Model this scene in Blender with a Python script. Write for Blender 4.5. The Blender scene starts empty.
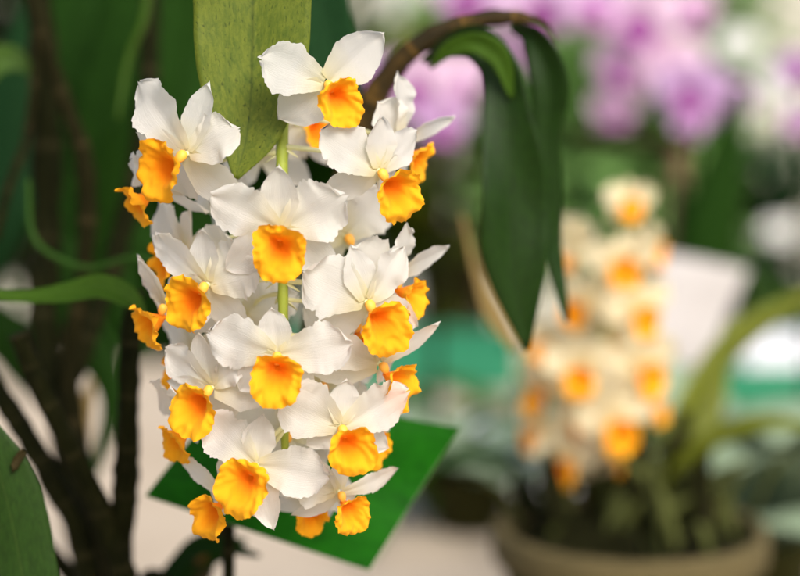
import bpy, math, random
from mathutils import Vector, Matrix, noise
R = math.radians
V = Vector
rng = random.Random(7)
scene = bpy.context.scene
COL = scene.collection

# ------------------------------------------------------------------ camera
TILT = R(8.0)
LENS = 85.0
F = 800 * LENS / 36.0                       # focal length in photo pixels
CAM = V((0, 0, 1.10))
cam_d = bpy.data.cameras.new('camera')
cam = bpy.data.objects.new('camera', cam_d)
COL.objects.link(cam)
cam.location = CAM
cam.rotation_euler = (R(90) - TILT, 0, 0)
cam_d.lens = LENS
cam_d.sensor_width = 36.0
cam_d.clip_start = 0.02
cam_d.clip_end = 200
cam_d.dof.use_dof = True
cam_d.dof.focus_distance = 0.735
cam_d.dof.aperture_fstop = 3.6
cam_d.dof.aperture_blades = 0
scene.camera = cam

# ------------------------------------------------------------------ light
SUN_EL, SUN_AZ = 41.0, 28.0                 # azimuth measured from behind the camera towards the right
world = bpy.data.worlds.new('World')
scene.world = world
world.use_nodes = True
wn = world.node_tree
sky = wn.nodes.new('ShaderNodeTexSky')
sky.sky_type = 'NISHITA'
sky.sun_disc = False
sky.sun_elevation = R(SUN_EL)
sky.sun_rotation = R(180 - SUN_AZ)
sky.air_density = 1.0
sky.dust_density = 4.0
sky.ozone_density = 0.6
bg = wn.nodes['Background']
bg.inputs['Strength'].default_value = 0.105
wn.links.new(sky.outputs[0], bg.inputs['Color'])
sd = bpy.data.lights.new('sun', 'SUN')
sd.energy = 1.7
sd.angle = R(28)
sd.color = (1.0, 0.965, 0.905)
sun = bpy.data.objects.new('sun', sd)
COL.objects.link(sun)
sdir = V((math.sin(R(SUN_AZ)) * math.cos(R(SUN_EL)), -math.cos(R(SUN_AZ)) * math.cos(R(SUN_EL)), math.sin(R(SUN_EL))))
sun.rotation_euler = sdir.to_track_quat('Z', 'Y').to_euler()
sun.location = (1, -2, 4)
scene.view_settings.view_transform = 'Standard'
scene.view_settings.look = 'None'
scene.view_settings.exposure = 1.0
scene.view_settings.gamma = 1
scene.render.engine = 'CYCLES'
scene.cycles.use_denoising = True
scene.cycles.max_bounces = 8
scene.cycles.transmission_bounces = 6
scene.cycles.transparent_max_bounces = 8
scene.cycles.sample_clamp_indirect = 8

# ------------------------------------------------------------------ helpers
FWD = V((0, math.cos(TILT), -math.sin(TILT)))
UP = V((0, math.sin(TILT), math.cos(TILT)))
RT = V((1, 0, 0))
CAMR = Matrix((RT, FWD, UP)).transposed()   # columns: right, away, up

def P(px, py, d):
    return CAM + d * (FWD + RT * ((px - 400) / F) + UP * ((288 - py) / F))

ORG = {}

def tag(o, label=None, cat=None, group=None, kind=None):
    if label: o['label'] = label
    if cat: o['category'] = cat
    if group: o['group'] = group
    if kind: o['kind'] = kind
    return o

def link(o, origin, parent=None):
    COL.objects.link(o)
    if parent is not None:
        o.parent = parent
        o.location = origin - ORG[parent]
    else:
        o.location = origin
    ORG[o] = origin.copy()
    return o

def empty(name, loc):
    o = bpy.data.objects.new(name, None)
    o.empty_display_size = 0.02
    return link(o, V(loc))

def mesh(name, verts, faces, mat, parent=None, origin=None, uvs=None, smooth=True, mids=None):
    """verts in world space; origin defaults to the parent's"""
    if origin is None:
        origin = ORG[parent] if parent is not None else sum(verts, V((0, 0, 0))) / len(verts)
    me = bpy.data.meshes.new(name)
    me.from_pydata([v - origin for v in verts], [], faces)
    if uvs:
        ul = me.uv_layers.new(name='uv')
        for lp in me.loops:
            ul.data[lp.index].uv = uvs[lp.vertex_index]
    for m in (mat if isinstance(mat, (list, tuple)) else [mat]):
        me.materials.append(m)
    if mids:
        for p, i in zip(me.polygons, mids):
            p.material_index = i
    if smooth:
        me.polygons.foreach_set('use_smooth', [True] * len(me.polygons))
    me.update()
    return link(bpy.data.objects.new(name, me), origin, parent)

def crom(p, t):
    """Catmull-Rom through list p (numbers or vectors), t in 0..1"""
    n = len(p) - 1
    x = min(max(t, 0), 1) * n
    i = min(int(x), n - 1)
    f = x - i
    p1, p2 = p[i], p[i + 1]
    p0 = p[i - 1] if i > 0 else p1 + (p1 - p2)
    p3 = p[i + 2] if i + 2 <= n else p2 + (p2 - p1)
    return 0.5 * ((2 * p1) + (p2 - p0) * f + (2 * p0 - 5 * p1 + 4 * p2 - p3) * f * f + (3 * p1 - p0 - 3 * p2 + p3) * f ** 3)

def nz(x, y=0.0, z=0.0):
    return noise.noise(V((x, y, z)))

def tube(path, radii, n=10, seg=8, lump=0.0, caps=True, nodes=0, seed=0):
    pts = [crom(path, i / seg / (len(path) - 1)) for i in range(seg * (len(path) - 1) + 1)]
    m = len(pts)
    vs, fs, uv = [], [], []
    a = V((0, 1, 0))
    for i, p in enumerate(pts):
        t = (pts[min(i + 1, m - 1)] - pts[max(i - 1, 0)]).normalized()
        a = (a - t * a.dot(t))
        if a.length < 1e-4: a = t.orthogonal()
        a.normalize()
        b = t.cross(a)
        r = crom(radii, i / (m - 1))
        if nodes:
            r *= 1 + 0.10 * max(0, math.cos(2 * math.pi * nodes * i / (m - 1))) ** 8
        for k in range(n):
            th = 2 * math.pi * k / n
            rr = r * (1 + lump * nz(i * 0.5 + seed, math.cos(th) * 1.5, math.sin(th) * 1.5))
            vs.append(p + (a * math.cos(th) + b * math.sin(th)) * rr)
            uv.append((i / (m - 1), k / n))
    for i in range(m - 1):
        for k in range(n):
            fs.append((i * n + k, i * n + (k + 1) % n, (i + 1) * n + (k + 1) % n, (i + 1) * n + k))
    if caps:
        fs.append(tuple(reversed(range(n))))
        fs.append(tuple((m - 1) * n + k for k in range(n)))
    return vs, fs, uv

def ribbon(path, half, side, fold=0.15, nu=28, nv=10, wave=0.0, seed=0, thick=0.0008):
    """a blade: path points, half widths, side direction(s); folds along the midrib, real thickness"""
    vs, uv = [], []
    sides = side if isinstance(side, list) else [side]
    pts = [crom(path, i / nu) for i in range(nu + 1)]
    top, bot = [], []
    for i in range(nu + 1):
        s = i / nu
        t = (pts[min(i + 1, nu)] - pts[max(i - 1, 0)]).normalized()
        sd_ = crom(sides, s) if len(sides) > 1 else sides[0]
        b = sd_ - t * sd_.dot(t)
        b.normalize()
        n_ = t.cross(b)
        w = max(crom(half, s), 0.0003)
        for j in range(nv + 1):
            q = -1 + 2 * j / nv
            h = fold * w * (abs(q) ** 1.3) + wave * w * abs(q) * nz(s * 5 + seed, q * 1.2 + seed)
            ww = w * (1 + 0.03 * nz(s * 9 + seed, 3.1 * (q > 0)))
            p = pts[i] + b * (q * ww) + n_ * h
            top.append(p + n_ * thick * 0.5 * (1 - abs(q) ** 4 * 0.8))
            bot.append(p - n_ * thick * 0.5 * (1 - abs(q) ** 4 * 0.8))
            uv.append((s, j / nv))
    vs = top + bot
    uv = uv + uv
    o = len(top)
    c = nv + 1
    fs = []
    for i in range(nu):
        for j in range(nv):
            a0, a1, a2, a3 = i * c + j, i * c + j + 1, (i + 1) * c + j + 1, (i + 1) * c + j
            fs.append((a0, a1, a2, a3))
            fs.append((o + a3, o + a2, o + a1, o + a0))
        fs.append((i * c, (i + 1) * c, o + (i + 1) * c, o + i * c))
        fs.append((i * c + nv, o + i * c + nv, o + (i + 1) * c + nv, (i + 1) * c + nv))
    for j in range(nv):
        fs.append((j, o + j, o + j + 1, j + 1))
        e = nu * c
        fs.append((e + j, e + j + 1, o + e + j + 1, o + e + j))
    return vs, fs, uv

def box(c, sx, sy, sz, ax=V((1, 0, 0)), ay=V((0, 1, 0)), az=V((0, 0, 1)), bev=0.08):
    """bevelled box as verts/faces; bev is a share of the shortest edge"""
    import bmesh
    bm = bmesh.new()
    bmesh.ops.create_cube(bm, size=1)
    for v in bm.verts:
        v.co = V((v.co.x * sx, v.co.y * sy, v.co.z * sz))
    if bev:
        bmesh.ops.bevel(bm, geom=list(bm.edges), offset=bev * min(sx, sy, sz), segments=2, affect='EDGES', profile=0.5)
    bm.verts.index_update()
    vs = [c + ax * v.co.x + ay * v.co.y + az * v.co.z for v in bm.verts]
    fs = [tuple(v.index for v in f.verts) for f in bm.faces]
    bm.free()
    return vs, fs

def lathe(c, prof, n=48, wob=0.0):
    vs, fs = [], []
    for i, (r, z) in enumerate(prof):
        for k in range(n):
            th = 2 * math.pi * k / n
            rr = r * (1 + wob * nz(math.cos(th) * 2, math.sin(th) * 2, i * 0.3))
            vs.append(c + V((math.cos(th) * rr, math.sin(th) * rr, z)))
    for i in range(len(prof) - 1):
        for k in range(n):
            fs.append((i * n + k, i * n + (k + 1) % n, (i + 1) * n + (k + 1) % n, (i + 1) * n + k))
    fs.append(tuple(reversed(range(n))))
    return vs, fs

def merge(parts):
    vs, fs, uv = [], [], []
    for p in parts:
        o = len(vs)
        vs += p[0]
        fs += [tuple(i + o for i in f) for f in p[1]]
        if len(p) > 2: uv += p[2]
    return vs, fs, uv

# ------------------------------------------------------------------ materials
def nodes_mat(name):
    m = bpy.data.materials.new(name)
    m.use_nodes = True
    nt = m.node_tree
    return m, nt, nt.nodes['Principled BSDF'], nt.nodes['Material Output']

def ramp(nt, fac, stops, interp='LINEAR'):
    n = nt.nodes.new('ShaderNodeValToRGB')
    n.color_ramp.interpolation = interp
    el = n.color_ramp.elements
    while len(el) < len(stops): el.new(0.5)
    for e, (p, c) in zip(el, stops):
        e.position = p
        e.color = (c[0], c[1], c[2], 1)
    nt.links.new(fac, n.inputs[0])
    return n.outputs[0]

def noise_tex(nt, scale, detail=4, rough=0.6, vec=None, dist=0.0):
    n = nt.nodes.new('ShaderNodeTexNoise')
    n.inputs['Scale'].default_value = scale
    n.inputs['Detail'].default_value = detail
    n.inputs['Roughness'].default_value = rough
    n.inputs['Distortion'].default_value = dist
    if vec is not None: nt.links.new(vec, n.inputs['Vector'])
    return n.outputs[0]

def mixc(nt, fac, a, b, mode='MIX'):
    n = nt.nodes.new('ShaderNodeMix')
    n.data_type = 'RGBA'
    n.blend_type = mode
    for s, v in ((n.inputs[0], fac), (n.inputs[6], a), (n.inputs[7], b)):
        if hasattr(v, 'links'): nt.links.new(v, s)
        elif isinstance(v, (int, float)): s.default_value = v
        else: s.default_value = (v[0], v[1], v[2], 1)
    return n.outputs[2]

def mth(nt, op, a, b=0.0):
    n = nt.nodes.new('ShaderNodeMath')
    n.operation = op
    for s, v in ((n.inputs[0], a), (n.inputs[1], b)):
        if hasattr(v, 'links'): nt.links.new(v, s)
        else: s.default_value = v
    return n.outputs[0]

def coord(nt, which='Object'):
    return nt.nodes.new('ShaderNodeTexCoord').outputs[which]

def sepx(nt, vec):
    n = nt.nodes.new('ShaderNodeSeparateXYZ')
    nt.links.new(vec, n.inputs[0])
    return n.outputs

def bump(nt, bsdf, h, strength=0.2, dist=0.001):
    n = nt.nodes.new('ShaderNodeBump')
    n.inputs['Strength'].default_value = strength
    n.inputs['Distance'].default_value = dist
    nt.links.new(h, n.inputs['Height'])
    nt.links.new(n.outputs[0], bsdf.inputs['Normal'])
    return n.outputs[0]

def translucent(nt, bsdf, out, col, share):
    t = nt.nodes.new('ShaderNodeBsdfTranslucent')
    mx = nt.nodes.new('ShaderNodeMixShader')
    mx.inputs[0].default_value = share
    if hasattr(col, 'links'): nt.links.new(col, t.inputs[0])
    else: t.inputs[0].default_value = (*col, 1)
    nt.links.new(bsdf.outputs[0], mx.inputs[1])
    nt.links.new(t.outputs[0], mx.inputs[2])
    nt.links.new(mx.outputs[0], out.inputs[0])
    return t

def petal_mat(name, body, base, tint, share=0.35):
    m, nt, b, o = nodes_mat(name)
    uv = sepx(nt, coord(nt, 'UV'))
    c = ramp(nt, uv[0], [(0.0, base), (0.16, [(x * 0.5 + y * 0.5) for x, y in zip(base, body)]), (0.50, body), (1, body)])
    big = noise_tex(nt, 90, 3)
    c = mixc(nt, mth(nt, 'MULTIPLY', big, 0.35), c, tint)
    oi = nt.nodes.new('ShaderNodeObjectInfo').outputs['Random']
    c = mixc(nt, mth(nt, 'MULTIPLY', oi, 0.30), c, (tint[0], tint[1] * 0.97, tint[2] * 0.9))
    fl = ramp(nt, noise_tex(nt, 230, 2, 0.5), [(0.70, (0, 0, 0)), (0.76, (1, 1, 1))])
    c = mixc(nt, mth(nt, 'MULTIPLY', fl, 0.45), c, (body[0] * .8, body[1] * .62, body[2] * .45))
    nt.links.new(c, b.inputs['Base Color'])
    b.inputs['Roughness'].default_value = 0.5
    b.inputs['Specular IOR Level'].default_value = 0.25
    # fine veins running along the petal, plus cell-like grain
    st = nt.nodes.new('ShaderNodeCombineXYZ')
    nt.links.new(mth(nt, 'MULTIPLY', uv[0], 2.5), st.inputs[0])
    nt.links.new(mth(nt, 'MULTIPLY', uv[1], 38), st.inputs[1])
    veins = noise_tex(nt, 1.0, 3, 0.6, st.outputs[0])
    grain = noise_tex(nt, 1400, 2)
    h = mth(nt, 'ADD', veins, mth(nt, 'MULTIPLY', grain, 0.35))
    nb = bump(nt, b, h, 0.42, 0.0007)
    t = translucent(nt, b, o, mixc(nt, 1.0, c, (1.0, 0.97, 0.87), 'MULTIPLY'), share)
    nt.links.new(nb, t.inputs['Normal'])
    return m

def lip_mat(name, throat, mid, rim):
    m, nt, b, o = nodes_mat(name)
    uv = sepx(nt, coord(nt, 'UV'))
    n1 = noise_tex(nt, 260, 4)
    u = mth(nt, 'ADD', uv[0], mth(nt, 'MULTIPLY', mth(nt, 'SUBTRACT', n1, 0.5), 0.28))
    c = ramp(nt, u, [(0.0, throat), (0.30, throat), (0.47, mid), (0.66, rim), (1, [min(1, x * 1.05) for x in rim])])
    oi = nt.nodes.new('ShaderNodeObjectInfo').outputs['Random']
    c = mixc(nt, mth(nt, 'MULTIPLY', oi, 0.35), c, mid)
    nt.links.new(c, b.inputs['Base Color'])
    b.inputs['Roughness'].default_value = 0.7
    b.inputs['Specular IOR Level'].default_value = 0.2
    b.inputs['Sheen Weight'].default_value = 0.15
    b.inputs['Sheen Tint'].default_value = (1, 0.7, 0.2, 1)
    h = mth(nt, 'ADD', noise_tex(nt, 1500, 3), mth(nt, 'MULTIPLY', noise_tex(nt, 350, 2), 1.2))
    bump(nt, b, h, 0.40, 0.0006)
    translucent(nt, b, o, c, 0.22)
    return m

def leaf_mat(name, c1, c2, dark, share=0.3, rough=0.42, spots=0.5, scale=1.0, spec=0.28):
    m, nt, b, o = nodes_mat(name)
    uv = sepx(nt, coord(nt, 'UV'))
    n1 = noise_tex(nt, 28 * scale, 5, 0.65, dist=0.6)
    c = ramp(nt, n1, [(0.30, c2), (0.62, c1)])
    sp = noise_tex(nt, 420 * scale, 4, 0.75)
    c = mixc(nt, mth(nt, 'MULTIPLY', ramp(nt, sp, [(0.52, (0, 0, 0)), (0.66, (1, 1, 1))]), spots), c, dark)
    bl = noise_tex(nt, 55 * scale, 2, 0.5, dist=0.3)
    c = mixc(nt, mth(nt, 'MULTIPLY', ramp(nt, bl, [(0.60, (0, 0, 0)), (0.72, (1, 1, 1))]), spots), c, dark)
    # midrib
    d = mth(nt, 'ABSOLUTE', mth(nt, 'SUBTRACT', uv[1], 0.5))
    d = mth(nt, 'ADD', d, mth(nt, 'MULTIPLY', mth(nt, 'SUBTRACT', sp, 0.5), 0.03))
    c = mixc(nt, mth(nt, 'MULTIPLY', ramp(nt, d, [(0.0, (1, 1, 1)), (0.022, (0, 0, 0))]), 0.55), c, dark)
    sv = nt.nodes.new('ShaderNodeCombineXYZ')
    nt.links.new(mth(nt, 'MULTIPLY', uv[0], 1.6), sv.inputs[0])
    nt.links.new(mth(nt, 'MULTIPLY', uv[1], 22), sv.inputs[1])
    c = mixc(nt, mth(nt, 'MULTIPLY', ramp(nt, noise_tex(nt, 1, 3, 0.6, sv.outputs[0]), [(0.42, (0, 0, 0)), (0.68, (1, 1, 1))]), 0.35), c, c2)
    nt.links.new(c, b.inputs['Base Color'])
    b.inputs['Roughness'].default_value = rough
    b.inputs['Specular IOR Level'].default_value = spec
    st = nt.nodes.new('ShaderNodeCombineXYZ')
    nt.links.new(mth(nt, 'MULTIPLY', uv[0], 3), st.inputs[0])
    nt.links.new(mth(nt, 'MULTIPLY', uv[1], 40), st.inputs[1])
    h = mth(nt, 'ADD', noise_tex(nt, 1, 3, 0.6, st.outputs[0]), mth(nt, 'MULTIPLY', sp, 0.5))
    bump(nt, b, h, 0.35, 0.0008)
    translucent(nt, b, o, c, share)
    return m

def plain_mat(name, c1, c2, scale=30, rough=0.6, bmp=0.3, bdist=0.002, spec=0.4, share=0.0):
    m, nt, b, o = nodes_mat(name)
    n1 = noise_tex(nt, scale, 6, 0.65)
    c = ramp(nt, n1, [(0.32, c1), (0.68, c2)])
    nt.links.new(c, b.inputs['Base Color'])
    b.inputs['Roughness'].default_value = rough
    b.inputs['Specular IOR Level'].default_value = spec
    bump(nt, b, noise_tex(nt, scale * 5, 5), bmp, bdist)
    if share: translucent(nt, b, o, c, share)
    return m

def cane_mat(name, c1, c2, ring, nodes, spec=0.08):
    m, nt, b, o = nodes_mat(name)
    uv = sepx(nt, coord(nt, 'UV'))
    st = nt.nodes.new('ShaderNodeCombineXYZ')
    nt.links.new(mth(nt, 'MULTIPLY', uv[0], 9), st.inputs[0])
    nt.links.new(mth(nt, 'MULTIPLY', uv[1], 14), st.inputs[1])
    c = ramp(nt, noise_tex(nt, 1, 5, 0.65, st.outputs[0]), [(0.35, c1), (0.68, c2)])
    f = mth(nt, 'FRACT', mth(nt, 'MULTIPLY', uv[0], nodes))
    c = mixc(nt, ramp(nt, f, [(0.0, (.8, .8, .8)), (0.05, (.7, .7, .7)), (0.10, (0, 0, 0))]), c, ring)
    sh = ramp(nt, noise_tex(nt, 24, 3), [(0.56, (0, 0, 0)), (0.66, (.6, .6, .6))])
    c = mixc(nt, sh, c, ring)
    nt.links.new(c, b.inputs['Base Color'])
    b.inputs['Roughness'].default_value = 0.75
    b.inputs['Specular IOR Level'].default_value = spec
    bump(nt, b, noise_tex(nt, 1, 5, 0.65, st.outputs[0]), 0.6, 0.001)
    return m

M = {}
M['petal'] = petal_mat('white petal', (0.81, 0.815, 0.81), (0.79, 0.75, 0.40), (0.81, 0.79, 0.745), 0.55)
M['petal_cream'] = petal_mat('cream petal', (0.76, 0.70, 0.48), (0.72, 0.61, 0.26), (0.74, 0.64, 0.42))
M['lip'] = lip_mat('orange lip', (0.94, 0.22, 0.002), (1.0, 0.34, 0.003), (1.0, 0.45, 0.010))
M['column'] = plain_mat('column', (0.90, 0.36, 0.03), (0.95, 0.52, 0.08), 500, 0.5, 0.1, 0.0003)
M['pedicel'] = plain_mat('pedicel', (0.78, 0.76, 0.36), (0.86, 0.84, 0.56), 300, 0.5, 0.1, 0.0003, share=0.2)
M['stalk'] = plain_mat('flower stalk', (0.26, 0.36, 0.03), (0.42, 0.47, 0.06), 160, 0.45, 0.2, 0.0004, share=0.15)
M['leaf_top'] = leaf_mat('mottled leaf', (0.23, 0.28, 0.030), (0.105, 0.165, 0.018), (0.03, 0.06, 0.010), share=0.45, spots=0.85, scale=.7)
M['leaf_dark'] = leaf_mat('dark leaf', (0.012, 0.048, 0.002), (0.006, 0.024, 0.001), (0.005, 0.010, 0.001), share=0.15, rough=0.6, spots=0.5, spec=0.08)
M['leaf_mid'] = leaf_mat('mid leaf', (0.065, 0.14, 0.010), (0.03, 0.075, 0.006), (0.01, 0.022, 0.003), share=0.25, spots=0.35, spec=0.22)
M['leaf_deep'] = leaf_mat('shade toned leaf', (0.018, 0.058, 0.007), (0.007, 0.024, 0.003), (0.003, 0.008, 0.001), share=0.2, rough=0.7, spots=0.4, spec=0.04)  # shade over the left foliage is put into this dark green
M['leaf_olive'] = leaf_mat('olive leaf', (0.17, 0.20, 0.008), (0.08, 0.11, 0.005), (0.07, 0.045, 0.005), share=0.3, spots=0.4)
M['leaf_sage'] = leaf_mat('sage leaf', (0.32, 0.41, 0.28), (0.19, 0.27, 0.17), (0.10, 0.15, 0.09), share=0.2, rough=0.6, spots=0.3)
M['leaf_tuft'] = leaf_mat('tuft leaf', (0.11, 0.125, 0.035), (0.065, 0.075, 0.02), (0.03, 0.03, 0.01), share=0.25, rough=0.7, spots=0.3, spec=0.1)
M['leaf_bright'] = leaf_mat('bright leaf', (0.24, 0.42, 0.13), (0.15, 0.31, 0.08), (0.06, 0.12, 0.03), share=0.3, spots=0.3)
M['leaf_fore'] = leaf_mat('foreground leaf', (0.020, 0.058, 0.006), (0.010, 0.030, 0.003), (0.045, 0.08, 0.012), share=0.2, spots=0.45, spec=0.2)
M['leaf_side'] = leaf_mat('side leaf', (0.060, 0.13, 0.008), (0.03, 0.075, 0.005), (0.012, 0.03, 0.003), share=0.25, spots=0.3, spec=0.12, rough=.5)
M['leaf_gloss'] = leaf_mat('glossy dark leaf', (0.014, 0.048, 0.003), (0.006, 0.022, 0.001), (0.005, 0.010, 0.001), share=0.22, rough=0.36, spots=0.5, spec=0.24)
M['leaf_dry'] = leaf_mat('dry leaf', (0.34, 0.24, 0.08), (0.22, 0.15, 0.045), (0.12, 0.07, 0.02), share=0.3, rough=0.6)
M['leaf_teal'] = leaf_mat('blue green leaf', (0.012, 0.050, 0.014), (0.007, 0.028, 0.008), (0.006, 0.018, 0.004), share=0.2, spots=0.3, rough=.6, spec=0.06)
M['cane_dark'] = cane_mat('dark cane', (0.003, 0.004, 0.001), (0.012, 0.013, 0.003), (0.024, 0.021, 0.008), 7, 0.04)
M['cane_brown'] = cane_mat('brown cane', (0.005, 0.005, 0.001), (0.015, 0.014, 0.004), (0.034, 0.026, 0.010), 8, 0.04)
M['cane_arch'] = cane_mat('arching cane', (0.006, 0.007, 0.002), (0.050, 0.028, 0.005), (0.13, 0.070, 0.012), 9, 0.2)
M['vine'] = plain_mat('green root', (0.02, 0.06, 0.006), (0.03, 0.08, 0.008), 90, 0.6, 0.2, spec=0.1)

# ------------------------------------------------------------------ flower parts
def petal_geo(O, Rm, ang, L, W, sweep=0.0, bend=0.0, cup=0.1, ruffle=0.12, fringe=0.02, kind='petal', seed=0.0, nu=26, nv=14, twist=0.0):
    """one petal or sepal; ang (deg) seen from the front, sweep (deg) towards the viewer of the flower"""
    a = R(ang)
    e = V((math.cos(a), 0, math.sin(a)))
    b = V((-math.sin(a), 0, math.cos(a)))
    n = V((0, -1, 0))
    ph = R(sweep)
    e2 = e * math.cos(ph) + n * math.sin(ph)
    n2 = n * math.cos(ph) - e * math.sin(ph)
    tw = R(twist)
    b2 = b * math.cos(tw) + n2 * math.sin(tw)
    n2 = n2 * math.cos(tw) - b * math.sin(tw)
    vs, fs, uv = [], [], []
    for i in range(nu + 1):
        s = i / nu
        if kind == 'petal':
            prof = (0.30 + 0.70 * min(1, s / 0.52) ** 0.9) * (1 - max(0, (s - 0.50) / 0.50) ** 2.8) ** 0.50
            prof = max(prof, 0.16)
        else:
            prof = (0.45 + 0.55 * min(1, s / 0.42)) * (1 - max(0, (s - 0.38) / 0.62) ** 2.1) ** 0.72
        edge = 0.1 + 0.9 * min(1, s * 1.6)
        for j in range(nv + 1):
            t = -1 + 2 * j / nv
            w = W / 2 * prof
            sgn = 3.7 if t > 0 else 0.0
            at = abs(t)
            # ragged, finely toothed margin
            jit = 1 + edge * at * (fringe * 2.4 * nz(s * 7 + seed, sgn) + fringe * 1.6 * nz(s * 23 + seed, sgn + 9) + fringe * 1.3 * nz(s * 52 + seed, sgn + 19))
            x = s * L * (1 + (0.06 if kind == 'petal' else 0.05) * (1 - t * t) * (s ** 3)) + fringe * L * (0.9 * nz(t * 3 + seed, 5.5) + 0.7 * nz(t * 13 + seed, 8.5)) * s ** 3
            y = t * w * jit
            z = cup * W * 0.5 * (t * t - 0.3) * min(1, s * 2) + bend * L * s * s
            z += ruffle * W * 0.5 * (at ** 1.6) * edge * (nz(s * 3.6 + seed, sgn + 2, seed) * 1.5 + 0.32 * nz(s * 8 + seed, sgn + 4))
            z += ruffle * W * 0.30 * nz(s * 2.2 + seed, t * 1.5, 3.3) * s
            z -= 0.035 * W * math.exp(-(t * 5) ** 2) * (1 - s)              # midrib groove
            vs.append(O + Rm @ (e2 * (x + 0.0012) + b2 * y + n2 * z))
            uv.append((s, j / nv))
    c = nv + 1
    for i in range(nu):
        for j in range(nv):
            fs.append((i * c + j, i * c + j + 1, (i + 1) * c + j + 1, (i + 1) * c + j))
    return vs, fs, uv

def lip_geo(O, Rm, s, seed, openness=1.0, droop=0.0, nr=18, na=76, long=1.0, R=1.0):
    """velvety trumpet: narrow throat, broad flaring fringed rim, tip drawn down"""
    C = V((0, -0.0098 * s, -0.0052 * s))
    R0 = 0.0112 * s * R
    vs, fs, uv = [], [], []
    for i in range(nr + 1):
        q = i / nr
        for k in range(na):
            th = 2 * math.pi * k / na            # 0 right, 90 up
            cs, sn = math.cos(th), math.sin(th)
            rad = 1.0 + 0.10 * nz(cs * 1.3 + seed, sn * 1.3, seed)
            rad *= 1 - 0.05 * math.cos(4 * th) + 0.05 * nz(cs * 2.6 + seed, sn * 2.6, 4.4)
            rad *= (1 - 0.06 * sn ** 2) if sn > 0 else (1 + 0.20 * sn ** 4 * long - 0.10 * (sn * cs) ** 2)
            rad *= 1 + q ** 3 * (0.075 * nz(cs * 6 + seed, sn * 6) + 0.065 * nz(cs * 18 + seed, sn * 18))
            rr = R0 * rad * (0.08 + 0.92 * (q ** 1.15)) * (0.75 + 0.25 * openness)
            dep = -0.0092 * s * (1 - q) ** 2.3                              # into the flower
            fwd = 0.0034 * s * (q ** 1.8) * cs ** 2 * (1.0 + 0.5 * sn)       # sides stand up
            fwd -= 0.0012 * s * max(0, q - 0.72) / 0.28 * cs ** 2            # and roll over at the rim
            fwd += 0.0022 * s * (q ** 1.6) * max(0, sn) ** 2                 # hood over the column
            fwd += 0.0058 * s * (q ** 1.2) * max(0, -sn) - 0.0040 * s * (q ** 4.5) * max(0, -sn) ** 2 * openness
            fwd += 0.0046 * s * q ** 1.2 * nz(q * cs * 1.6 + seed, q * sn * 1.6, 7.7) + 0.0022 * s * q * nz(q * cs * 4.2 + seed, q * sn * 4.2, 2.7) + 0.0010 * s * q ** 6 * nz(cs * 10 + seed, sn * 10, 2.7)
            fwd += 0.0011 * s * math.exp(-((q * sn - 0.02) / 0.13) ** 2 - (q * cs / 0.17) ** 2)
            z = rr * sn - droop * 0.004 * s * q * q + 0.0006 * s * (1 - q)
            vs.append(O + Rm @ (C + V((rr * cs, -(dep + fwd), z))))
            uv.append((q, k / na))
    for i in range(nr):
        for k in range(na):
            fs.append((i * na + k, i * na + (k + 1) % na, (i + 1) * na + (k + 1) % na, (i + 1) * na + k))
    fs.append(tuple(reversed(range(na))))
    return vs, fs, uv

def column_geo(O, Rm, s):
    vs, fs = [], []
    n, m = 12, 8
    for i in range(m + 1):
        q = i / m
        r = (0.0012 + 0.0009 * math.sin(math.pi * q)) * s * (1 if q < 0.9 else 0.55)
        cen = V((0, -0.0040 * s * q - 0.0002, -0.0028 * s * q * q))
        for k in range(n):
            th = 2 * math.pi * k / n
            vs.append(O + Rm @ (cen + V((math.cos(th) * r, -math.sin(th) * r * 0.3, math.sin(th) * r))))
    for i in range(m):
        for k in range(n):
            fs.append((i * n + k, i * n + (k + 1) % n, (i + 1) * n + (k + 1) % n, (i + 1) * n + k))
    fs.append(tuple(reversed(range(n))))
    fs.append(tuple(m * n + k for k in range(n)))
    return vs, fs

DEF = [('sepal', 90, .0225, .0175, -6, .05), ('petal', 27, .0265, .0280, 3, -.10), ('petal', 153, .0265, .0280, 3, -.10),
       ('sepal', -42, .0255, .0190, -12, -.06), ('sepal', 222, .0255, .0190, -12, -.06)]

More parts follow.
